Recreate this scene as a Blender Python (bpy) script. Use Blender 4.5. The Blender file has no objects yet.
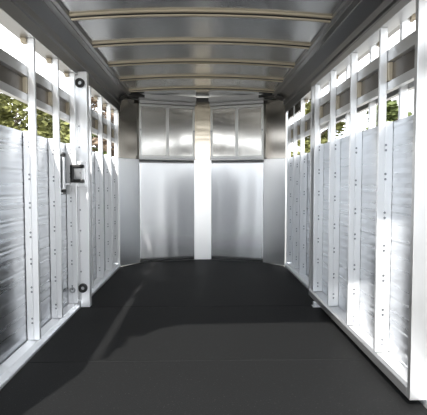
import bpy, bmesh, math, random
from mathutils import Vector, Matrix, noise
random.seed(7)
sc = bpy.context.scene
COL = sc.collection

# ---------------------------------------------------------------- camera
cam_d = bpy.data.cameras.new('camera'); cam = bpy.data.objects.new('camera', cam_d); COL.objects.link(cam)
F = 460.0
cam_d.sensor_width = 36.0; cam_d.sensor_fit = 'HORIZONTAL'; cam_d.lens = F / 427 * 36
cam_d.clip_start = 0.02; cam_d.clip_end = 500
cam.location = (0, 0, 1.03)
cam.rotation_euler = (math.radians(90) - math.atan(24.5 / F), 0, -math.atan(11.5 / F))
sc.camera = cam

# ---------------------------------------------------------------- world, sun, exposure
w = bpy.data.worlds.new('world'); sc.world = w; w.use_nodes = True
nt = w.node_tree; nt.nodes.clear()
wo = nt.nodes.new('ShaderNodeOutputWorld'); bg = nt.nodes.new('ShaderNodeBackground')
tc = nt.nodes.new('ShaderNodeTexCoord'); nz = nt.nodes.new('ShaderNodeTexNoise'); cr = nt.nodes.new('ShaderNodeValToRGB')
nz.inputs['Scale'].default_value = 2.2; nz.inputs['Detail'].default_value = 4
cr.color_ramp.elements[0].position = 0.35; cr.color_ramp.elements[0].color = (0.80, 0.90, 1.0, 1)
cr.color_ramp.elements[1].position = 0.6; cr.color_ramp.elements[1].color = (1.0, 1.0, 1.0, 1)
nt.links.new(tc.outputs['Generated'], nz.inputs['Vector']); nt.links.new(nz.outputs['Fac'], cr.inputs['Fac'])
nt.links.new(cr.outputs['Color'], bg.inputs['Color']); nt.links.new(bg.outputs[0], wo.inputs[0])
bg.inputs['Strength'].default_value = 1.85

sun_d = bpy.data.lights.new('sun', 'SUN'); sun = bpy.data.objects.new('sun', sun_d); COL.objects.link(sun)
sun_d.energy = 4.2; sun_d.angle = math.radians(0.9); sun_d.color = (1.0, 0.97, 0.92)
hd = Vector((0.297, 0.955, -math.tan(math.radians(42.5))))
sun.rotation_euler = hd.to_track_quat('-Z', 'Y').to_euler(); sun.location = (-3, -6, 8)

vs = sc.view_settings
vs.view_transform = 'Standard'; vs.look = 'None'; vs.gamma = 1.0; vs.use_curve_mapping = False
vs.exposure = 1.0

# ---------------------------------------------------------------- materials
def mat(name, color, rough=0.5, metal=0.0, spec=0.5, brush=None, bump=0.0, bscale=(1, 1, 1), bs=10, bdist=0.01,
        rvar=0.0, speck=None, cvar=0.0, bump2=None):
    m = bpy.data.materials.new(name); m.use_nodes = True
    n = m.node_tree; b = n.nodes['Principled BSDF']
    b.inputs['Base Color'].default_value = (*color, 1); b.inputs['Roughness'].default_value = rough
    b.inputs['Metallic'].default_value = metal; b.inputs['Specular IOR Level'].default_value = spec
    t = n.nodes.new('ShaderNodeTexCoord'); mp = n.nodes.new('ShaderNodeMapping')
    n.links.new(t.outputs['Object'], mp.inputs['Vector']); mp.inputs['Scale'].default_value = bscale
    nn = n.nodes.new('ShaderNodeTexNoise'); nn.inputs['Scale'].default_value = bs; nn.inputs['Detail'].default_value = 4
    n.links.new(mp.outputs[0], nn.inputs['Vector'])
    last = None
    if bump:
        bp = n.nodes.new('ShaderNodeBump'); bp.inputs['Strength'].default_value = bump; bp.inputs['Distance'].default_value = bdist
        n.links.new(nn.outputs['Fac'], bp.inputs['Height']); n.links.new(bp.outputs[0], b.inputs['Normal']); last = bp
    if bump2:                                       # broad oil-canning of sheet metal
        st, sx, dist = bump2
        m2 = n.nodes.new('ShaderNodeMapping'); m2.inputs['Scale'].default_value = sx
        n2 = n.nodes.new('ShaderNodeTexNoise'); n2.inputs['Scale'].default_value = 1; n2.inputs['Detail'].default_value = 1
        n.links.new(t.outputs['Object'], m2.inputs['Vector']); n.links.new(m2.outputs[0], n2.inputs['Vector'])
        b2 = n.nodes.new('ShaderNodeBump'); b2.inputs['Strength'].default_value = st; b2.inputs['Distance'].default_value = dist
        n.links.new(n2.outputs['Fac'], b2.inputs['Height'])
        if last: n.links.new(last.outputs[0], b2.inputs['Normal'])
        n.links.new(b2.outputs[0], b.inputs['Normal'])
    if rvar:
        mr = n.nodes.new('ShaderNodeMapRange'); mr.inputs['To Min'].default_value = rough - rvar; mr.inputs['To Max'].default_value = rough + rvar
        mr.inputs['From Min'].default_value = 0.3; mr.inputs['From Max'].default_value = 0.7
        n.links.new(nn.outputs['Fac'], mr.inputs['Value']); n.links.new(mr.outputs[0], b.inputs['Roughness'])
    if cvar or speck:
        r = n.nodes.new('ShaderNodeValToRGB')
        if speck:
            v = n.nodes.new('ShaderNodeTexNoise'); v.inputs['Scale'].default_value = speck[0]; v.inputs['Detail'].default_value = 2
            n.links.new(t.outputs['Object'], v.inputs['Vector']); n.links.new(v.outputs['Fac'], r.inputs['Fac'])
            r.color_ramp.elements[0].position = speck[1]; r.color_ramp.elements[0].color = (*color, 1)
            r.color_ramp.elements[1].position = speck[1] + 0.06; r.color_ramp.elements[1].color = (*speck[2], 1)
        else:
            n.links.new(nn.outputs['Fac'], r.inputs['Fac'])
            r.color_ramp.elements[0].position = 0.3; r.color_ramp.elements[0].color = (*[c * (1 - cvar) for c in color], 1)
            r.color_ramp.elements[1].position = 0.7; r.color_ramp.elements[1].color = (*[min(1, c * (1 + cvar)) for c in color], 1)
        n.links.new(r.outputs[0], b.inputs['Base Color'])
    return m

ALU = mat('mill_aluminium', (0.92, 0.93, 0.945), 0.42, 0.72, rvar=0.06, bs=3)
PLANK = mat('fluted_aluminium', (0.50, 0.515, 0.54), 0.28, 1.0, bs=2, bscale=(1, .3, 22), rvar=0.012)
RAIL = mat('rail_aluminium', (0.62, 0.62, 0.62), 0.36, 0.9, bs=3, rvar=0.06)
SHEET = mat('bright_sheet', (0.97, 0.975, 0.985), 0.27, 0.9)
STRIP = mat('white_strip', (0.95, 0.95, 0.95), 0.36, 0.9)
CORNER = mat('corner_sheet', (0.84, 0.85, 0.86), 0.32, 0.92, bs=3, rvar=0.04)
STAIN = mat('brushed_stainless', (0.74, 0.72, 0.68), 0.13, 1.0, bump2=(0.25, (2.0, 2.0, 2.5), 0.012))
STAIND = mat('dark_stainless', (0.38, 0.36, 0.33), 0.17, 1.0)
FRAME = mat('satin_frame', (0.72, 0.72, 0.70), 0.4, 0.8)
TANB = mat('bracket_reflected_tan', (0.42, 0.36, 0.27), 0.45, 0.5)  # tan here is a reflected tone painted into the base colour
ROOF = mat('roof_sheet', (0.54, 0.55, 0.56), 0.25, 1.0, bump2=(0.4, (1.4, 1.8, 1.0), 0.02))
COVE = mat('cove_sheet', (0.36, 0.36, 0.365), 0.32, 0.95)
RIB = mat('rib_reflected_tan', (0.60, 0.53, 0.41), 0.42, 0.6)  # aluminium with the warm reflection of lit ground put into its colour
RECESS = mat('dark_recess', (0.13, 0.115, 0.10), 0.35, 0.9)  # recess strip, browner and darker than the slat lips
STAINB = mat('tan_stainless', (0.50, 0.45, 0.37), 0.16, 1.0, bump2=(0.3, (2.0, 2.0, 9.0), 0.008))
RUB = mat('black_mat', (0.0085, 0.0088, 0.009), 0.68, 0.0, 0.22, bump=0.5, bs=160, bdist=0.002, speck=(110, 0.66, (0.05, 0.05, 0.05)))
BLACK = mat('black_rubber', (0.012, 0.012, 0.012), 0.5)
STEEL = mat('steel', (0.55, 0.56, 0.57), 0.32, 1.0)
RIVET = mat('rivet_steel', (0.30, 0.31, 0.33), 0.4, 1.0)
DARK = mat('dark_trim', (0.05, 0.05, 0.05), 0.45, 0.3)
LEAF = mat('green_leaves', (0.085, 0.105, 0.035), 0.7, 0, 0.2, bs=1.2, cvar=0.6)
LEAFB = mat('brown_leaves', (0.20, 0.15, 0.11), 0.7, 0, 0.2, bs=1.2, cvar=0.4)
LEAFY = mat('yellow_green_leaves', (0.15, 0.155, 0.055), 0.7, 0, 0.2, bs=1.2, cvar=0.5)
BARK = mat('bark', (0.10, 0.075, 0.05), 0.9, bump=0.5, bs=20)
GROUND = mat('gravel', (0.20, 0.19, 0.17), 0.95, bump=0.4, bs=30, bdist=0.02, cvar=0.25)

# ---------------------------------------------------------------- helpers
def link(name, bm, m, parent=None, smooth=False, bevel=0.0):
    me = bpy.data.meshes.new(name); bmesh.ops.recalc_face_normals(bm, faces=bm.faces); bm.to_mesh(me); bm.free()
    if m: me.materials.append(m)
    if smooth:
        for p in me.polygons: p.use_smooth = True
    o = bpy.data.objects.new(name, me); COL.objects.link(o)
    if parent:
        o.parent = parent
    if bevel:
        b = o.modifiers.new('bevel', 'BEVEL'); b.width = bevel; b.segments = 2; b.limit_method = 'ANGLE'
    return o

def box(bm, x0, x1, y0, y1, z0, z1):
    if x0 > x1: x0, x1 = x1, x0
    v = [bm.verts.new((x, y, z)) for z in (z0, z1) for (x, y) in ((x0, y0), (x1, y0), (x1, y1), (x0, y1))]
    for f in ((0, 1, 2, 3), (4, 5, 6, 7), (0, 1, 5, 4), (1, 2, 6, 5), (2, 3, 7, 6), (3, 0, 4, 7)):
        bm.faces.new([v[i] for i in f])

def hull_prism(bm, pts, d):
    """closed polygon pts (3D) extruded by vector d"""
    a = [bm.verts.new(p) for p in pts]; b = [bm.verts.new(Vector(p) + Vector(d)) for p in pts]
    bm.faces.new(a); bm.faces.new(list(reversed(b)))
    n = len(a)
    for i in range(n): bm.faces.new((a[i], a[(i + 1) % n], b[(i + 1) % n], b[i]))

def cyl(bm, c, axis, r, l, seg=20, r2=None, cap=True):
    q = Vector((0, 0, 1)).rotation_difference(Vector(axis).normalized()).to_matrix().to_4x4()
    bmesh.ops.create_cone(bm, cap_ends=cap, segments=seg, radius1=r, radius2=r if r2 is None else r2, depth=l,
                          matrix=Matrix.Translation(c) @ q)

def ring(bm, c, r_out, r_in, y0, y1, seg=28):
    """ring around the Y axis"""
    loops = []
    for (r, y) in ((r_in, y1), (r_in, y0), (r_in * .6 + r_out * .4, y0 - .004), (r_in * .25 + r_out * .75, y0 - .004), (r_out, y0 + .002), (r_out, y1)):
        loops.append([bm.verts.new((c[0] + r * math.cos(a), y, c[2] + r * math.sin(a))) for a in [2 * math.pi * i / seg for i in range(seg)]])
    for k in range(len(loops)):
        A, B = loops[k], loops[(k + 1) % len(loops)]
        for i in range(seg): bm.faces.new((A[i], A[(i + 1) % seg], B[(i + 1) % seg], B[i]))

def empty(name, loc=(0, 0, 0)):
    o = bpy.data.objects.new(name, None); COL.objects.link(o); o.location = loc; o.empty_display_size = 0.1
    return o

def tag(o, label=None, cat=None, group=None, kind=None):
    if label: o['label'] = label
    if cat: o['category'] = cat
    if group: o['group'] = group
    if kind: o['kind'] = kind
    return o

def struct(o, label=None, cat=None):
    return tag(o, label, cat, kind='structure')

Y0, YN = 1.08, 5.70                 # rear opening, start of the rounded nose
ZP = 1.345                          # top of the plank panel
S0, S1 = 1.52, 1.735                # middle slat
ZR = 1.90                           # underside of the top rail

# ---------------------------------------------------------------- outside
bm = bmesh.new(); bmesh.ops.create_grid(bm, x_segments=2, y_segments=2, size=120)
g = link('ground', bm, GROUND); g.location.z = -0.42
struct(g, 'pale gravel ground outside the trailer', 'ground')

# ---------------------------------------------------------------- floor
bm = bmesh.new()
nose = [(-1.02, YN), (-0.81, 5.97), (-0.10, 6.19), (0.12, 6.19), (0.80, 5.95), (1.035, YN)]
hull_prism(bm, [(-1.13, Y0, -0.06), (1.15, Y0, -0.06), (1.15, YN, -0.06)] + [(x, y, -0.06) for x, y in reversed(nose)] + [(-1.13, YN, -0.06)], (0, 0, 0.045))
struct(link('floor', bm, DARK), 'dark floor deck under the rubber mats', 'floor')
XL, XR = 1.01, 1.035                # inner faces of the posts, left and right
def matpiece(poly, label):
    bm = bmesh.new(); hull_prism(bm, [(x, y, -0.0145) for x, y in poly], (0, 0, 0.0145))
    o = link('rubber_mat', bm, RUB, bevel=0.0012); tag(o, label, 'mat', 'black rubber floor mats'); return o
mx = 1.006
matpiece([(-mx, 1.09), (mx + .02, 1.09), (mx + .02, 1.42), (-mx, 1.42)], 'narrow black rubber mat at the rear opening')
matpiece([(-mx, 1.424), (mx + .02, 1.424), (mx + .02, 2.618), (-mx, 2.618)], 'black rubber floor mat nearest the viewer, at the lower edge of the photo')
matpiece([(-mx, 2.622), (mx + .02, 2.622), (mx + .02, 3.798), (-mx, 3.798)], 'black rubber floor mat between the two seams, beside the folded gate')
matpiece([(-mx, 3.804), (mx + .02, 3.804), (mx + .005, YN - .03)] + [(x * .985, y - .022) for x, y in reversed(nose)][1:-1] + [(-mx + .01, YN - .03)], 'far black rubber floor mat with rounded front edge under the front wall')

# ---------------------------------------------------------------- side walls
def plank_panel(x, side, y0, y1, z0, z1, thick=0.02):
    """horizontal planks with fine flutes; side = +1 when the face looks towards +X"""
    bm = bmesh.new(); prof = []
    z = z0; pl = 0.152; k = 0
    n = int(round((z1 - z0) / 0.0127))
    for i in range(n + 1):
        zz = z0 + (z1 - z0) * i / n
        ph = ((zz - z0) % pl) / pl
        d = 0.0005 * math.sin(2 * math.pi * ph * 3)
        if ph < 0.08: d = -0.0015
        prof.append((x + side * d, zz))
    back = x - side * thick
    A = [bm.verts.new((px, y0, pz)) for px, pz in prof] + [bm.verts.new((back, y0, z1)), bm.verts.new((back, y0, z0))]
    B = [bm.verts.new((v.co.x, y1, v.co.z)) for v in A]
    m = len(A)
    for i in range(m): bm.faces.new((A[i], A[(i + 1) % m], B[(i + 1) % m], B[i]))
    bm.faces.new(A); bm.faces.new(list(reversed(B)))
    return bm

def slat_bm(xf, side, y0, y1, d=0.035):
    """channel slat: two lips with a recess between; xf = face of the lips"""
    bm = bmesh.new()
    zs = [(S0, 0), (S0 + .045, 0), (S0 + .05, -d * .75), (S1 - .068, -d * .75), (S1 - .063, 0), (S1, 0)]
    pts = [(xf + side * dx, y0, z) for z, dx in zs] + [(xf - side * d, y0, S1), (xf - side * d, y0, S0)]
    hull_prism(bm, pts, (0, y1 - y0, 0)); return bm

rivet_me = None
def rivet_mesh():
    global rivet_me
    if rivet_me is None:
        bm = bmesh.new(); cyl(bm, (0, 0, 0), (0, 1, 0), 0.0065, 0.005, 10, 0.0045)
        rivet_me = bpy.data.meshes.new('rivet'); bm.to_mesh(rivet_me); bm.free(); rivet_me.materials.append(RIVET)
        for p in rivet_me.polygons: p.use_smooth = False
    return rivet_me

def post_bm(xi, xm, y, z0, z1, wd=0.026):
    """narrow upright of a post: tube with a small lip on its near cheek; xi room face, xm back"""
    bm = bmesh.new(); k = 1 if xi > xm else -1
    pts = [(xi, y), (xm + k * .008, y), (xm + k * .006, y + .002), (xm, y + .002), (xm, y + wd), (xi, y + wd)]
    hull_prism(bm, [(px, py, z0) for px, py in pts], (0, 0, z1 - z0)); return bm

def spacer_bm(xm, xo, y, z0, z1, wd=0.03):
    """flange between the upright and the planks"""
    bm = bmesh.new(); box(bm, xm, xo, y + .001, y + wd, z0, z1); return bm

def add_rivets(parent, xi, xo, y, zlist):
    for z in zlist:
        r = bpy.data.objects.new('rivet', rivet_mesh()); COL.objects.link(r); r.parent = parent
        r.location = ((xi + xo) / 2, y + .002, z)

def zl(seed, z1=ZP):
    rr = random.Random(seed); out = []
    z = 0.12 + rr.random() * .05
    while z < z1:
        out.append(z); out.append(z + 0.028)
        z += 0.15 + 0.06 * rr.random()
    return out

def side_wall(side, xi, xo, nm):
    s = -side                        # side = -1 left, +1 right ; wall faces s
    X = lambda v: side * v
    w_ = link('wall_' + nm, plank_panel(X(xo), s, Y0, YN, 0.03, ZP), PLANK)
    struct(w_, 'fluted aluminium plank wall on the %s side, up to the open gap' % nm, 'wall')
    # base rail
    bm = bmesh.new()
    hull_prism(bm, [(X(xi), Y0, -.012), (X(xi), Y0, .012), (X(xi + .02), Y0, .045), (X(xo - .007), Y0, .055), (X(xo - .007), Y0, -.012)], (0, YN - Y0, 0))
    struct(link('baseboard_' + nm, bm, ALU, bevel=.002), 'aluminium floor rail along the foot of the %s wall' % nm, 'baseboard')
    # slat
    o = link('side_slat', slat_bm(X(xi + .043), s, Y0, YN, xo - xi - .045), RAIL)
    xr = xi + .043 + (xo - xi - .045) * .75
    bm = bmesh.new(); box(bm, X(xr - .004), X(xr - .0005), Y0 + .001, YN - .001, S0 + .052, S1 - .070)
    r = link('recess_strip', bm, RECESS, o); r['label'] = 'dark brown strip'
    tag(o, 'long horizontal aluminium channel slat in the open gap of the %s wall' % nm, 'slat')
    # top rail and cove
    zc = 1.03
    prof = [(xo + .015, ZR), (xi - .008, ZR), (xi - .008, 1.985), (xi - .026, 1.99), (xi - .026, 2.035), (0.925, 2.085), (.925, 2.092), (.885, 2.092), (.885, 2.10), (.860, 2.104), (.860, 2.16), (xo + .015, 2.16)]
    bm = bmesh.new(); hull_prism(bm, [(X(a), Y0, b) for a, b in prof], (0, YN + .02 - Y0, 0))
    struct(link('trim_1' if side < 0 else 'trim_2', bm, COVE, bevel=.002), 'dark aluminium top rail and sloping cove above the %s wall' % nm, 'trim')

side_wall(-1, 1.01, 1.09, 'left')
side_wall(+1, 1.035, 1.11, 'right')

def wall_post(side, xi, xo, y, label, riv=True, seed=0):
    e = empty('wall_post', (0, 0, 0))
    tag(e, label, 'post', 'aluminium posts of the %s wall' % ('left' if side < 0 else 'right'))
    e.location = (side * (xi + xo) / 2, y, 0.056)
    ox, oy = e.location.x, e.location.y
    xm = xi + .042; xb = xo - .004
    link('upright', post_bm(side * xi - ox, side * xm - ox, 0, 0.0, ZR - .056 - .001), ALU, e, bevel=.0015)
    link('flange', spacer_bm(side * (xm + .0005) - ox, side * xb - ox, 0, 0.0, ZP - .056), ALU, e, bevel=.001)
    p = link('slat_spacer', spacer_bm(side * (xm + .003) - ox, side * (xm + .001 + (xo - xi - .045) * .75 - .0045) - ox, -.02, S0 + .051 - .056, S1 - .069 - .056, .045), RIB, e); p['label'] = 'beige spacer in the slat recess'
    p = link('top_bracket', spacer_bm(side * (xm + .0005) - ox, side * xb - ox, -.015, 1.872 - .056, ZR - .057, .05), TANB, e); p['label'] = 'tan bracket at the top rail'
    if riv:
        for z in zl(seed):
            r = bpy.data.objects.new('rivet', rivet_mesh()); COL.objects.link(r); r.parent = e
            r.location = (side * (xm + .001) - ox, .001, z - .056)
    return e

ordl = {2.84: 'widest looking of the upright posts on the left wall, nearest the viewer',
        3.30: 'second upright post on the left wall from the near edge, left of the latch rod',
        3.72: 'upright post on the left wall directly behind the latch, near side of the divider post',
        4.25: 'upright post on the left wall just beyond the divider post with black bumpers',
        4.72: 'upright post on the left wall, second beyond the divider post',
        5.16: 'upright post on the left wall, third beyond the divider post',
        5.58: 'farthest upright post on the left wall, beside the dark front corner'}
for i, (y, l) in enumerate(ordl.items()): wall_post(-1, 1.01, 1.09, y, l, seed=i)
ordr = {2.40: 'right wall post seen through the gaps behind the nearest bay of the folded gate',
        2.84: 'right wall post seen through the gaps behind the second bay of the folded gate',
        3.30: 'right wall post seen through the gaps behind the third bay of the folded gate',
        3.76: 'right wall post seen through the gaps behind the last bay of the folded gate',
        4.32: 'upright post on the right wall just beyond the folded gate',
        4.83: 'third from the front corner of the bare posts on the right wall',
        5.20: 'second from the front corner of the bare posts on the right wall',
        5.58: 'farthest upright post on the right wall, beside the dark front corner'}
for i, (y, l) in enumerate(ordr.items()): wall_post(1, 1.035, 1.11, y, l, riv=y > 3.8, seed=20 + i)

# filler plate over the last bays on the right
bm = bmesh.new(); box(bm, 1.035, 1.055, 4.36, 4.80, 1.835, 1.899); box(bm, 1.06, 1.075, 4.87, 5.68, 1.80, 1.899)
bm.free()
bm = bmesh.new(); box(bm, 1.04, 1.075, 5.23, 5.575, 1.80, 1.899); box(bm, 1.04, 1.075, 4.865, 5.195, 1.80, 1.899)
struct(link('trim_3', bm, STAIND), 'dark plate closing the top of the gap in the far bays of the right wall', 'trim')

# ---------------------------------------------------------------- ceiling
def arch(x): return 0.035 * (1 - (x / 0.87) ** 2)
bm = bmesh.new(); N = 24; top = []; bot = []
for j, y in enumerate([Y0, 2.0, 3.0, 4.0, 5.0, 6.4]):
    row = []
    for i in range(N + 1):
        x = -1.10 + 2.20 * i / N
        z = 2.128 + (arch(x) if abs(x) < .87 else 0.0)
        row.append((bm.verts.new((x, y, z)), bm.verts.new((x, y, z + .03))))
    top.append(row)
for j in range(5):
    for i in range(N):
        for k in (0, 1): bm.faces.new((top[j][i][k], top[j][i + 1][k], top[j + 1][i + 1][k], top[j + 1][i][k]))
    bm.faces.new((top[j][0][0], top[j][0][1], top[j + 1][0][1], top[j + 1][0][0]))
    bm.faces.new((top[j][N][0], top[j][N][1], top[j + 1][N][1], top[j + 1][N][0]))
for i in range(N):
    for j in (0, 5): bm.faces.new((top[j][i][0], top[j][i + 1][0], top[j][i + 1][1], top[j][i][1]))
struct(link('ceiling', bm, ROOF, smooth=False), 'arched sheet metal ceiling of the trailer', 'ceiling')

def rib(y, label):
    e = empty('ceiling_rib', (0, y, 2.1)); tag(e, label, 'ceiling rib', 'tan ceiling ribs')
    def sweep(prof, name, m):
        bm = bmesh.new(); M = 28; loops = []
        for i in range(M + 1):
            x = -0.872 + 1.744 * i / M
            dz = arch(x)
            loops.append([bm.verts.new((x, a, b + dz - 2.1)) for a, b in prof])
        n = len(prof)
        for i in range(M):
            for k in range(n): bm.faces.new((loops[i][k], loops[i][(k + 1) % n], loops[i + 1][(k + 1) % n], loops[i + 1][k]))
        bm.faces.new(loops[0]); bm.faces.new(list(reversed(loops[-1])))
        return link(name, bm, m, e)
    zt = 2.127
    sweep([(.000, zt), (.000, zt - .018), (.003, zt - .023), (.027, zt - .023), (.030, zt - .018), (.030, zt)], 'rib_channel', RIB)
    sweep([(-.040, zt), (-.040, zt - .012), (-.018, zt - .012), (-.018, zt)], 'rib_flange', RIB)
    sweep([(-.0175, zt), (-.0175, zt - .011), (-.0005, zt - .016), (-.0005, zt)], 'rib_groove', DARK)
    sweep([(.0305, zt), (.0305, zt - .014), (.050, zt - .008), (.050, zt)], 'rib_shadow_strip', DARK)  # dark strip drawn in place of the shadow beyond the channel
for y, l in ((3.11, 'nearest tan ceiling rib, along the top edge of the photo'), (3.72, 'second tan ceiling rib from the viewer'),
             (4.33, 'middle one of the five tan ceiling ribs'), (4.93, 'second tan ceiling rib from the front wall'),
             (5.53, 'farthest tan ceiling rib, nearest the front wall')): rib(y, l)

# ---------------------------------------------------------------- front wall (rounded nose)
NP = [(-1.09, YN - .05), (-1.02, YN)] + nose[1:-1] + [(1.035, YN), (1.11, YN - .05)]
def wallstrip(p, q, z0, z1, t=0.012, inset0=0.0, inset1=0.0, off=0.0):
    """upright slab from p to q; its room face lies on the line pq shifted off towards the room"""
    p = Vector((*p, 0)); q = Vector((*q, 0)); d = (q - p).normalized(); n = Vector((d.y, -d.x, 0))
    if n.y > 0: n = -n
    a = p + d * inset0 + n * off; b = q - d * inset1 + n * off
    bm = bmesh.new()
    hull_prism(bm, [a + Vector((0, 0, z0)), b + Vector((0, 0, z0)), b - n * t + Vector((0, 0, z0)), a - n * t + Vector((0, 0, z0))], (0, 0, z1 - z0))
    return bm
bm = bmesh.new()
outer = [(x * 1.03, y + .05) for x, y in nose]
inner = [(x * 1.012, y + .016) for x, y in nose]
hull_prism(bm, [(x, y, -.01) for x, y in inner] + [(x, y, -.01) for x, y in reversed(outer)], (0, 0, 2.13))
wf = struct(link('wall_front', bm, CORNER), 'faceted sheet metal front wall of the trailer', 'wall')
ZB = 1.335
def wpart(name, bm, m, label=None, bevel=0.001):
    o = link(name, bm, m, wf, bevel=bevel)
    if label: o['label'] = label
    return o
wpart('corner_panel', wallstrip(nose[0], nose[1], 0.0, ZB), CORNER, 'grey lower corner panel')
wpart('corner_panel', wallstrip(nose[4], nose[5], 0.0, ZB), CORNER, 'grey lower corner panel')
wpart('upper_corner_panel', wallstrip(nose[0], nose[1], ZB + .003, 2.09, off=.002), STAIND, 'dark brushed upper corner panel')
wpart('upper_corner_panel', wallstrip(nose[4], nose[5], ZB + .003, 2.09, off=.002), STAIND, 'dark brushed upper corner panel')
wpart('centre_strip', wallstrip(nose[2], nose[3], 0.0, ZB, off=.008, inset0=-.004, inset1=-.004), STRIP, 'white lower centre strip')
wpart('upper_centre_strip', wallstrip(nose[2], nose[3], ZB + .003, 2.085, off=.006), STAINB, 'brushed brownish upper centre strip')
wpart('backing_panel', wallstrip(nose[1], nose[2], ZB, 2.06), STAIN)
wpart('backing_panel', wallstrip(nose[3], nose[4], ZB, 2.06), STAIN)
# header over the windows
for a, b, l in ((nose[1], nose[2], 0), (nose[3], nose[4], 1)):
    wpart('header_beam', wallstrip(a, b, 2.085, 2.145, off=.16, t=.15, inset0=(-.02, .02)[l], inset1=(.02, -.02)[l]), RAIL, 'grey header beam under the ceiling', .004)
    wpart('header_lip', wallstrip(a, b, 2.045, 2.084, off=.06, t=.05), RAIL, 'grey lip under the header', .004)
wpart('header_block', wallstrip(nose[2], nose[3], 2.086, 2.145, off=.10, t=.09, inset0=.02, inset1=.02), DARK, 'dark gap block between the headers')
wpart('corner_header', wallstrip(nose[0], nose[1], 2.095, 2.13, off=.16, t=.15, inset0=.05), DARK, 'dark corner header')
wpart('corner_header', wallstrip(nose[4], nose[5], 2.095, 2.13, off=.16, t=.15, inset1=.05), DARK, 'dark corner header')

def wavy_sheet(p, q, z0, z1, seed, off=.006, t=.002):
    p = Vector((*p, 0)); q = Vector((*q, 0)); d = (q - p).normalized(); L = (q - p).length
    n = Vector((d.y, -d.x, 0)); n = -n if n.y > 0 else n
    bm = bmesh.new(); NX, NZ = 60, 24; g = []
    for i in range(NX + 1):
        u = i / NX; row = []
        for j in range(NZ + 1):
            v = j / NZ; e = min(1, 8 * u, 8 * (1 - u)) * min(1, 6 * (1 - v))
            w_ = noise.noise(Vector((u * 4.2 + seed, v * .7, seed))) * .0065 + noise.noise(Vector((u * 9, v * 1.1 + 5, seed))) * .0008
            pt = p + d * (L * u) + n * (off + w_ * e) + Vector((0, 0, z0 + (z1 - z0) * v))
            row.append((bm.verts.new(pt), bm.verts.new(pt - n * t)))
        g.append(row)
    for i in range(NX):
        for j in range(NZ):
            for k in (0, 1): bm.faces.new((g[i][j][k], g[i + 1][j][k], g[i + 1][j + 1][k], g[i][j + 1][k]))
    for i in range(NX):
        for j in (0, NZ): bm.faces.new((g[i][j][0], g[i + 1][j][0], g[i + 1][j][1], g[i][j][1]))
    for j in range(NZ):
        for i in (0, NX): bm.faces.new((g[i][j][0], g[i][j + 1][0], g[i][j + 1][1], g[i][j][1]))
    o = link('sheet_panel', bm, SHEET, wf, smooth=True); o['label'] = 'bright lower sheet with a soft wavy sheen'
    # seam screws along the middle
    for z in [.15 + .2 * k for k in range(6)]:
        r = bpy.data.objects.new('rivet', rivet_mesh()); COL.objects.link(r); r.parent = o; r.location = p + d * (L * .51) + n * (off + .003) + Vector((0, 0, z))
        r.rotation_euler.z = math.atan2(d.y, d.x)
        r.scale = (.55, .6, .55)
wavy_sheet(nose[1], nose[2], 0.0, ZB, 1.3)
wavy_sheet(nose[3], nose[4], 0.0, ZB, 7.7)

def front_window(p, q, label, side):
    P = Vector((*p, 0)); Q = Vector((*q, 0)); d = (Q - P).normalized(); L = (Q - P).length
    n = Vector((d.y, -d.x, 0)); n = -n if n.y > 0 else n
    e = empty('framed_window', (P + Q) / 2 + Vector((0, 0, ZB + .02)))
    e.rotation_euler.z = math.atan2(d.y, d.x)
    tag(e, label, 'window', 'framed double windows on the front wall')
    h = 2.043 - ZB - .022; hw = L / 2 - .004
    def lb(name, x0, x1, y0, y1, z0, z1, m, bev=.003):
        bm = bmesh.new(); box(bm, x0, x1, y0, y1, z0, z1); return link(name, bm, m, e, bevel=bev)
    lb('bottom_rail', -hw, hw, -.045, -.002, 0, .028, FRAME); lb('top_rail', -hw, hw, -.03, -.002, h - .035, h, FRAME)
    lb('side_stile', -hw, -hw + .024, -.03, -.002, .0285, h - .0355, FRAME)
    lb('side_stile', hw - .024, hw, -.03, -.002, .0285, h - .0355, FRAME)
    lb('mullion', -.018, .018, -.03, -.002, .0285, h - .0355, FRAME)
    lb('pane', -hw + .0245, -.0185, -.014, -.004, .03, h - .037, STAIN, .001)
    lb('pane', .0185, hw - .0245, -.014, -.004, .03, h - .037, STAIN, .001)
    for sx in (-1, 1):
        bm = bmesh.new(); cyl(bm, (sx * (hw - .012), -.035, h * .52), (0, 1, 0), .010, .014, 16); link('knob', bm, RIVET, e, smooth=False)
    lb('drip_ledge', -hw, hw, -.05, -.002, -.014, -.0005, RAIL, .002)
front_window(nose[1], nose[2], 'framed two pane metal window on the front wall, left of the centre strip', 0)
front_window(nose[3], nose[4], 'framed two pane metal window on the front wall, right of the centre strip', 1)

# nose roof corner gussets
for s, l in ((-1, 'left'), (1, 'right')):
    bm = bmesh.new()
    hull_prism(bm, [(s * .98, 5.50, 2.036), (s * .90, 5.50, 2.088), (s * .90, 5.66, 2.088), (s * .98, 5.66, 2.036)], (-s * .006, 0, -.010))
    o = link('corner_bracket', bm, DARK); tag(o, 'small dark bracket in the top front corner above the %s wall' % l, 'bracket')

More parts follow.
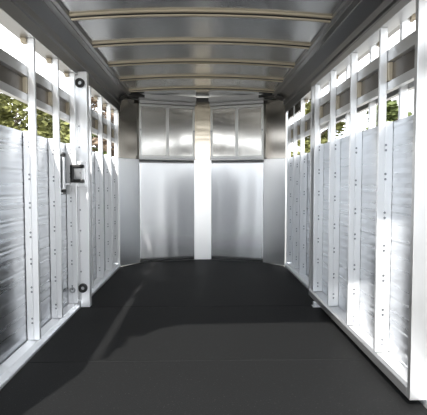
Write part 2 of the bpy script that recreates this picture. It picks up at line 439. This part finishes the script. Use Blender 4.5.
# ---------------------------------------------------------------- divider post on the left, bumpers, latch
e = empty('divider_post', (-.995, 3.79, 0)); tag(e, 'wide flat aluminium divider post on the left wall carrying black ring bumpers', 'post')
bm = bmesh.new(); box(bm, -.010, .065, 0, .07, 0.001, 1.93); link('tube', bm, ALU, e, bevel=.004)
bm = bmesh.new(); box(bm, -.018, -.0105, .005, .06, 0.06, 1.9); link('flange', bm, ALU, e, bevel=.001)
bm = bmesh.new(); box(bm, -.055, -.0185, .002, .007, 0.06, 1.9); link('cover_plate', bm, ALU, e, bevel=.001)
for z in (1.835, .165):
    bm = bmesh.new(); ring(bm, (.012, 0, z), .037, .015, -.024, -.0005); r = link('bumper', bm, BLACK, e, smooth=True); r['label'] = 'black rubber ring bumper'
    bm = bmesh.new(); cyl(bm, (.012, -.006, z), (0, 1, 0), .0145, .011, 16); link('bolt', bm, STEEL, r)
for z in [.30 + .17 * i for i in range(8)]:
    if .9 < z < 1.3: continue
    r = bpy.data.objects.new('rivet', rivet_mesh()); COL.objects.link(r); r.parent = e; r.location = (-.002, -.002, z)

e = empty('slam_latch', (-1.00, 3.70, 1.105)); tag(e, 'grey slam latch with black rubber catch and upright rod on the left wall', 'latch')
def lb(name, x0, x1, y0, y1, z0, z1, m, bev=.002, par=None):
    bm = bmesh.new(); box(bm, x0, x1, y0, y1, z0, z1); return link(name, bm, m, par or e, bevel=bev)
bm = bmesh.new()
hull_prism(bm, [(-.052, 0, -.072), (.052, 0, -.072), (.052, 0, -.046), (-.026, 0, -.046), (-.026, 0, .046), (.052, 0, .046), (.052, 0, .072), (-.052, 0, .072)], (0, .05, 0))
link('rubber_catch', bm, BLACK, e, bevel=.006)
lb('striker_plate', -.025, .045, .012, .052, -.045, .045, STEEL)
bm = bmesh.new(); cyl(bm, (.030, .009, .005), (0, 1, 0), .007, .008, 12); link('bolt', bm, RIVET, e)
lb('mounting_plate', -.06, .055, .052, .088, -.105, .095, ALU)
bm = bmesh.new(); cyl(bm, (-.048, -.19, .0), (0, 0, 1), .015, .24, 20); link('latch_rod', bm, ALU, e, smooth=False)
for z in (.135, -.135):
    bm = bmesh.new()
    hull_prism(bm, [(-.083, -.24, z - .022), (-.083, -.14, z - .022), (-.083, -.125, z), (-.083, -.14, z + .022), (-.083, -.24, z + .022), (-.083, -.255, z)], (.016, 0, 0))
    b_ = link('bracket', bm, STEEL, e, bevel=.002)
    bm = bmesh.new(); cyl(bm, (-.048, -.19, z), (0, 0, 1), 0.022, .022, 20); link('collar', bm, BLACK, b_)
    for yy in (-.225, -.155):
        bm = bmesh.new(); cyl(bm, (-.0645, yy, z), (1, 0, 0), .006, .006, 10); link('bolt', bm, RIVET, b_)
lb('arm', -.075, -.053, -.177, .051, -.092, -.070, STEEL)
bm = bmesh.new(); box(bm, -.0895, -.0835, -.275, -.003, -.165, .165); link('back_plate', bm, DARK, e, bevel=.002)

bm = bmesh.new(); ring(bm, (0, 0, 0), .024, .014, -.006, .004)
o = link('tie_ring', bm, STEEL); o.location = (-1.048, 3.705, .165); tag(o, 'small steel ring low on the left wall beside the lower bumper', 'ring')

# ---------------------------------------------------------------- folded gate on the right
G0, G1 = 2.055, 3.99; GI, GO = 0.945, 1.030
gate = empty('folding_gate', (GI, G1, 0.04)); tag(gate, 'tall aluminium divider gate folded back against the right wall', 'gate')
def gp(name, bm, m, bev=.002):
    bmesh.ops.translate(bm, verts=bm.verts, vec=(-GI, -G1, -.04)); return link(name, bm, m, gate, bevel=bev)
bm = bmesh.new(); hull_prism(bm, [(GI, G0, .04), (GI, G0, .085), (GI + .012, G0, .10), (GO, G0, .105), (GO, G0, .04)], (0, G1 - G0, 0)); gp('bottom_rail', bm, RAIL)
bm = bmesh.new(); box(bm, GI, GO, G0, G1, 1.852, 1.895); gp('top_rail', bm, RAIL)
bm = bmesh.new(); box(bm, GI, GO, G0 - .031, G0 - .0005, .04, 1.895); gp('end_frame', bm, RAIL)
bm = bmesh.new(); box(bm, GI, GO, G1 + .0005, G1 + .030, .04, 1.895); gp('end_frame', bm, RAIL)
gp('plank_panel', plank_panel(GO - .006, -1, G0, G1, .106, ZP + .015, .010), PLANK, 0)
bm = slat_bm(GI + .042, -1, G0, G1, .030); gs = gp('slat', bm, RAIL, 0)
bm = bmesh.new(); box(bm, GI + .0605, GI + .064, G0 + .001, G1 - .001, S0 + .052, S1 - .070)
bmesh.ops.translate(bm, verts=bm.verts, vec=(-GI, -G1, -.04)); r = link('recess_strip', bm, RECESS, gs); r['label'] = 'dark brown strip'
for i, y in enumerate((2.455, 2.93, 3.39, 3.86)):
    bm = post_bm(GI + .001, GI + .040, y, .106, 1.851, .022)
    p = gp('gate_post', bm, ALU, .0015)
    gp('gate_flange', spacer_bm(GI + .0405, GO - .007, y, .106, ZP + .014), ALU, .001)
    gp('slat_spacer', spacer_bm(GI + .042, GI + .060, y - .02, S0 + .051, S1 - .069, .045), RIB, 0)
    for z in zl(50 + i):
        r = bpy.data.objects.new('rivet', rivet_mesh()); COL.objects.link(r); r.parent = p
        r.location = (.0405, y - G1 + .001, z - .04)
e = empty('hinge_post_foot', (.985, 3.77, 0)); tag(e, 'short aluminium foot standing on the mat seam under the folded gate', 'foot')
bm = bmesh.new(); box(bm, -.055, .018, -.02, .03, .0005, .039); link('foot_block', bm, ALU, e, bevel=.003)
bm = bmesh.new(); box(bm, -.063, .020, -.026, .036, .0002, .006); link('foot_plate', bm, ALU, e)

# ---------------------------------------------------------------- trees outside
def tree(loc, r, h, nleaf, m, label, seed, ls=.16, trunk=.16):
    rr = random.Random(seed); e = empty('tree', loc); tag(e, label, 'tree', 'trees beyond the trailer')
    bm = bmesh.new(); cyl(bm, (0, 0, h * .3), (0, 0, 1), trunk, h * .6, 12, trunk * .5)
    for k in range(7):
        a = rr.random() * 6.28; z = h * (.25 + .45 * rr.random()); d = Vector((math.cos(a) * .8, math.sin(a) * .8, .7)); l = r * .9
        cyl(bm, Vector((0, 0, z)) + d * l * .5, d, trunk * .35, l * 1.1, 8, trunk * .1)
    link('trunk', bm, BARK, e)
    bm = bmesh.new(); cl = []
    for k in range(34):
        a = rr.random() * 6.28; u = rr.random(); zz = h * (.22 + .75 * u); rad = r * math.sin(math.pi * min(1, .18 + .80 * u)) ** .6 * rr.random() ** .5
        cl.append((Vector((math.cos(a) * rad, math.sin(a) * rad, zz)), r * (.22 + .2 * rr.random())))
    for k in range(nleaf):
        c, cr_ = rr.choice(cl)
        v = Vector((rr.gauss(0, 1), rr.gauss(0, 1), rr.gauss(0, 1))).normalized() * cr_ * rr.random() ** .4
        q = Matrix.Rotation(rr.random() * 6.28, 3, 'Z') @ Matrix.Rotation(rr.random() * 3.14, 3, 'X')
        s = ls * (.6 + .8 * rr.random())
        bm.faces.new([bm.verts.new(c + v + q @ Vector(t) * s) for t in ((-1, 0, 0), (0, -.55, .12), (1, 0, 0), (0, .55, .12))])
    link('foliage', bm, m, e)
ZG = -.42
tree((-8.6, 21, ZG), 2.6, 6.2, 9000, LEAFY, 'broad yellow green tree seen through the nearest gaps of the left wall', 1)
tree((-7.6, 27, ZG), 1.9, 6.0, 6000, LEAF, 'green tree seen through the left wall gaps beside the latch post', 2)
tree((-6.4, 34, ZG), 2.0, 9.4, 6000, LEAFB, 'brown leaved tree seen through the far gaps of the left wall', 3)
tree((5.9, 24, ZG), 1.5, 6.0, 5000, LEAFY, 'yellow green tree seen through the right wall gap beyond the folded gate', 4)
tree((7.3, 18, ZG), 1.4, 4.4, 5000, LEAF, 'low green tree seen through the gaps of the folded gate', 5)
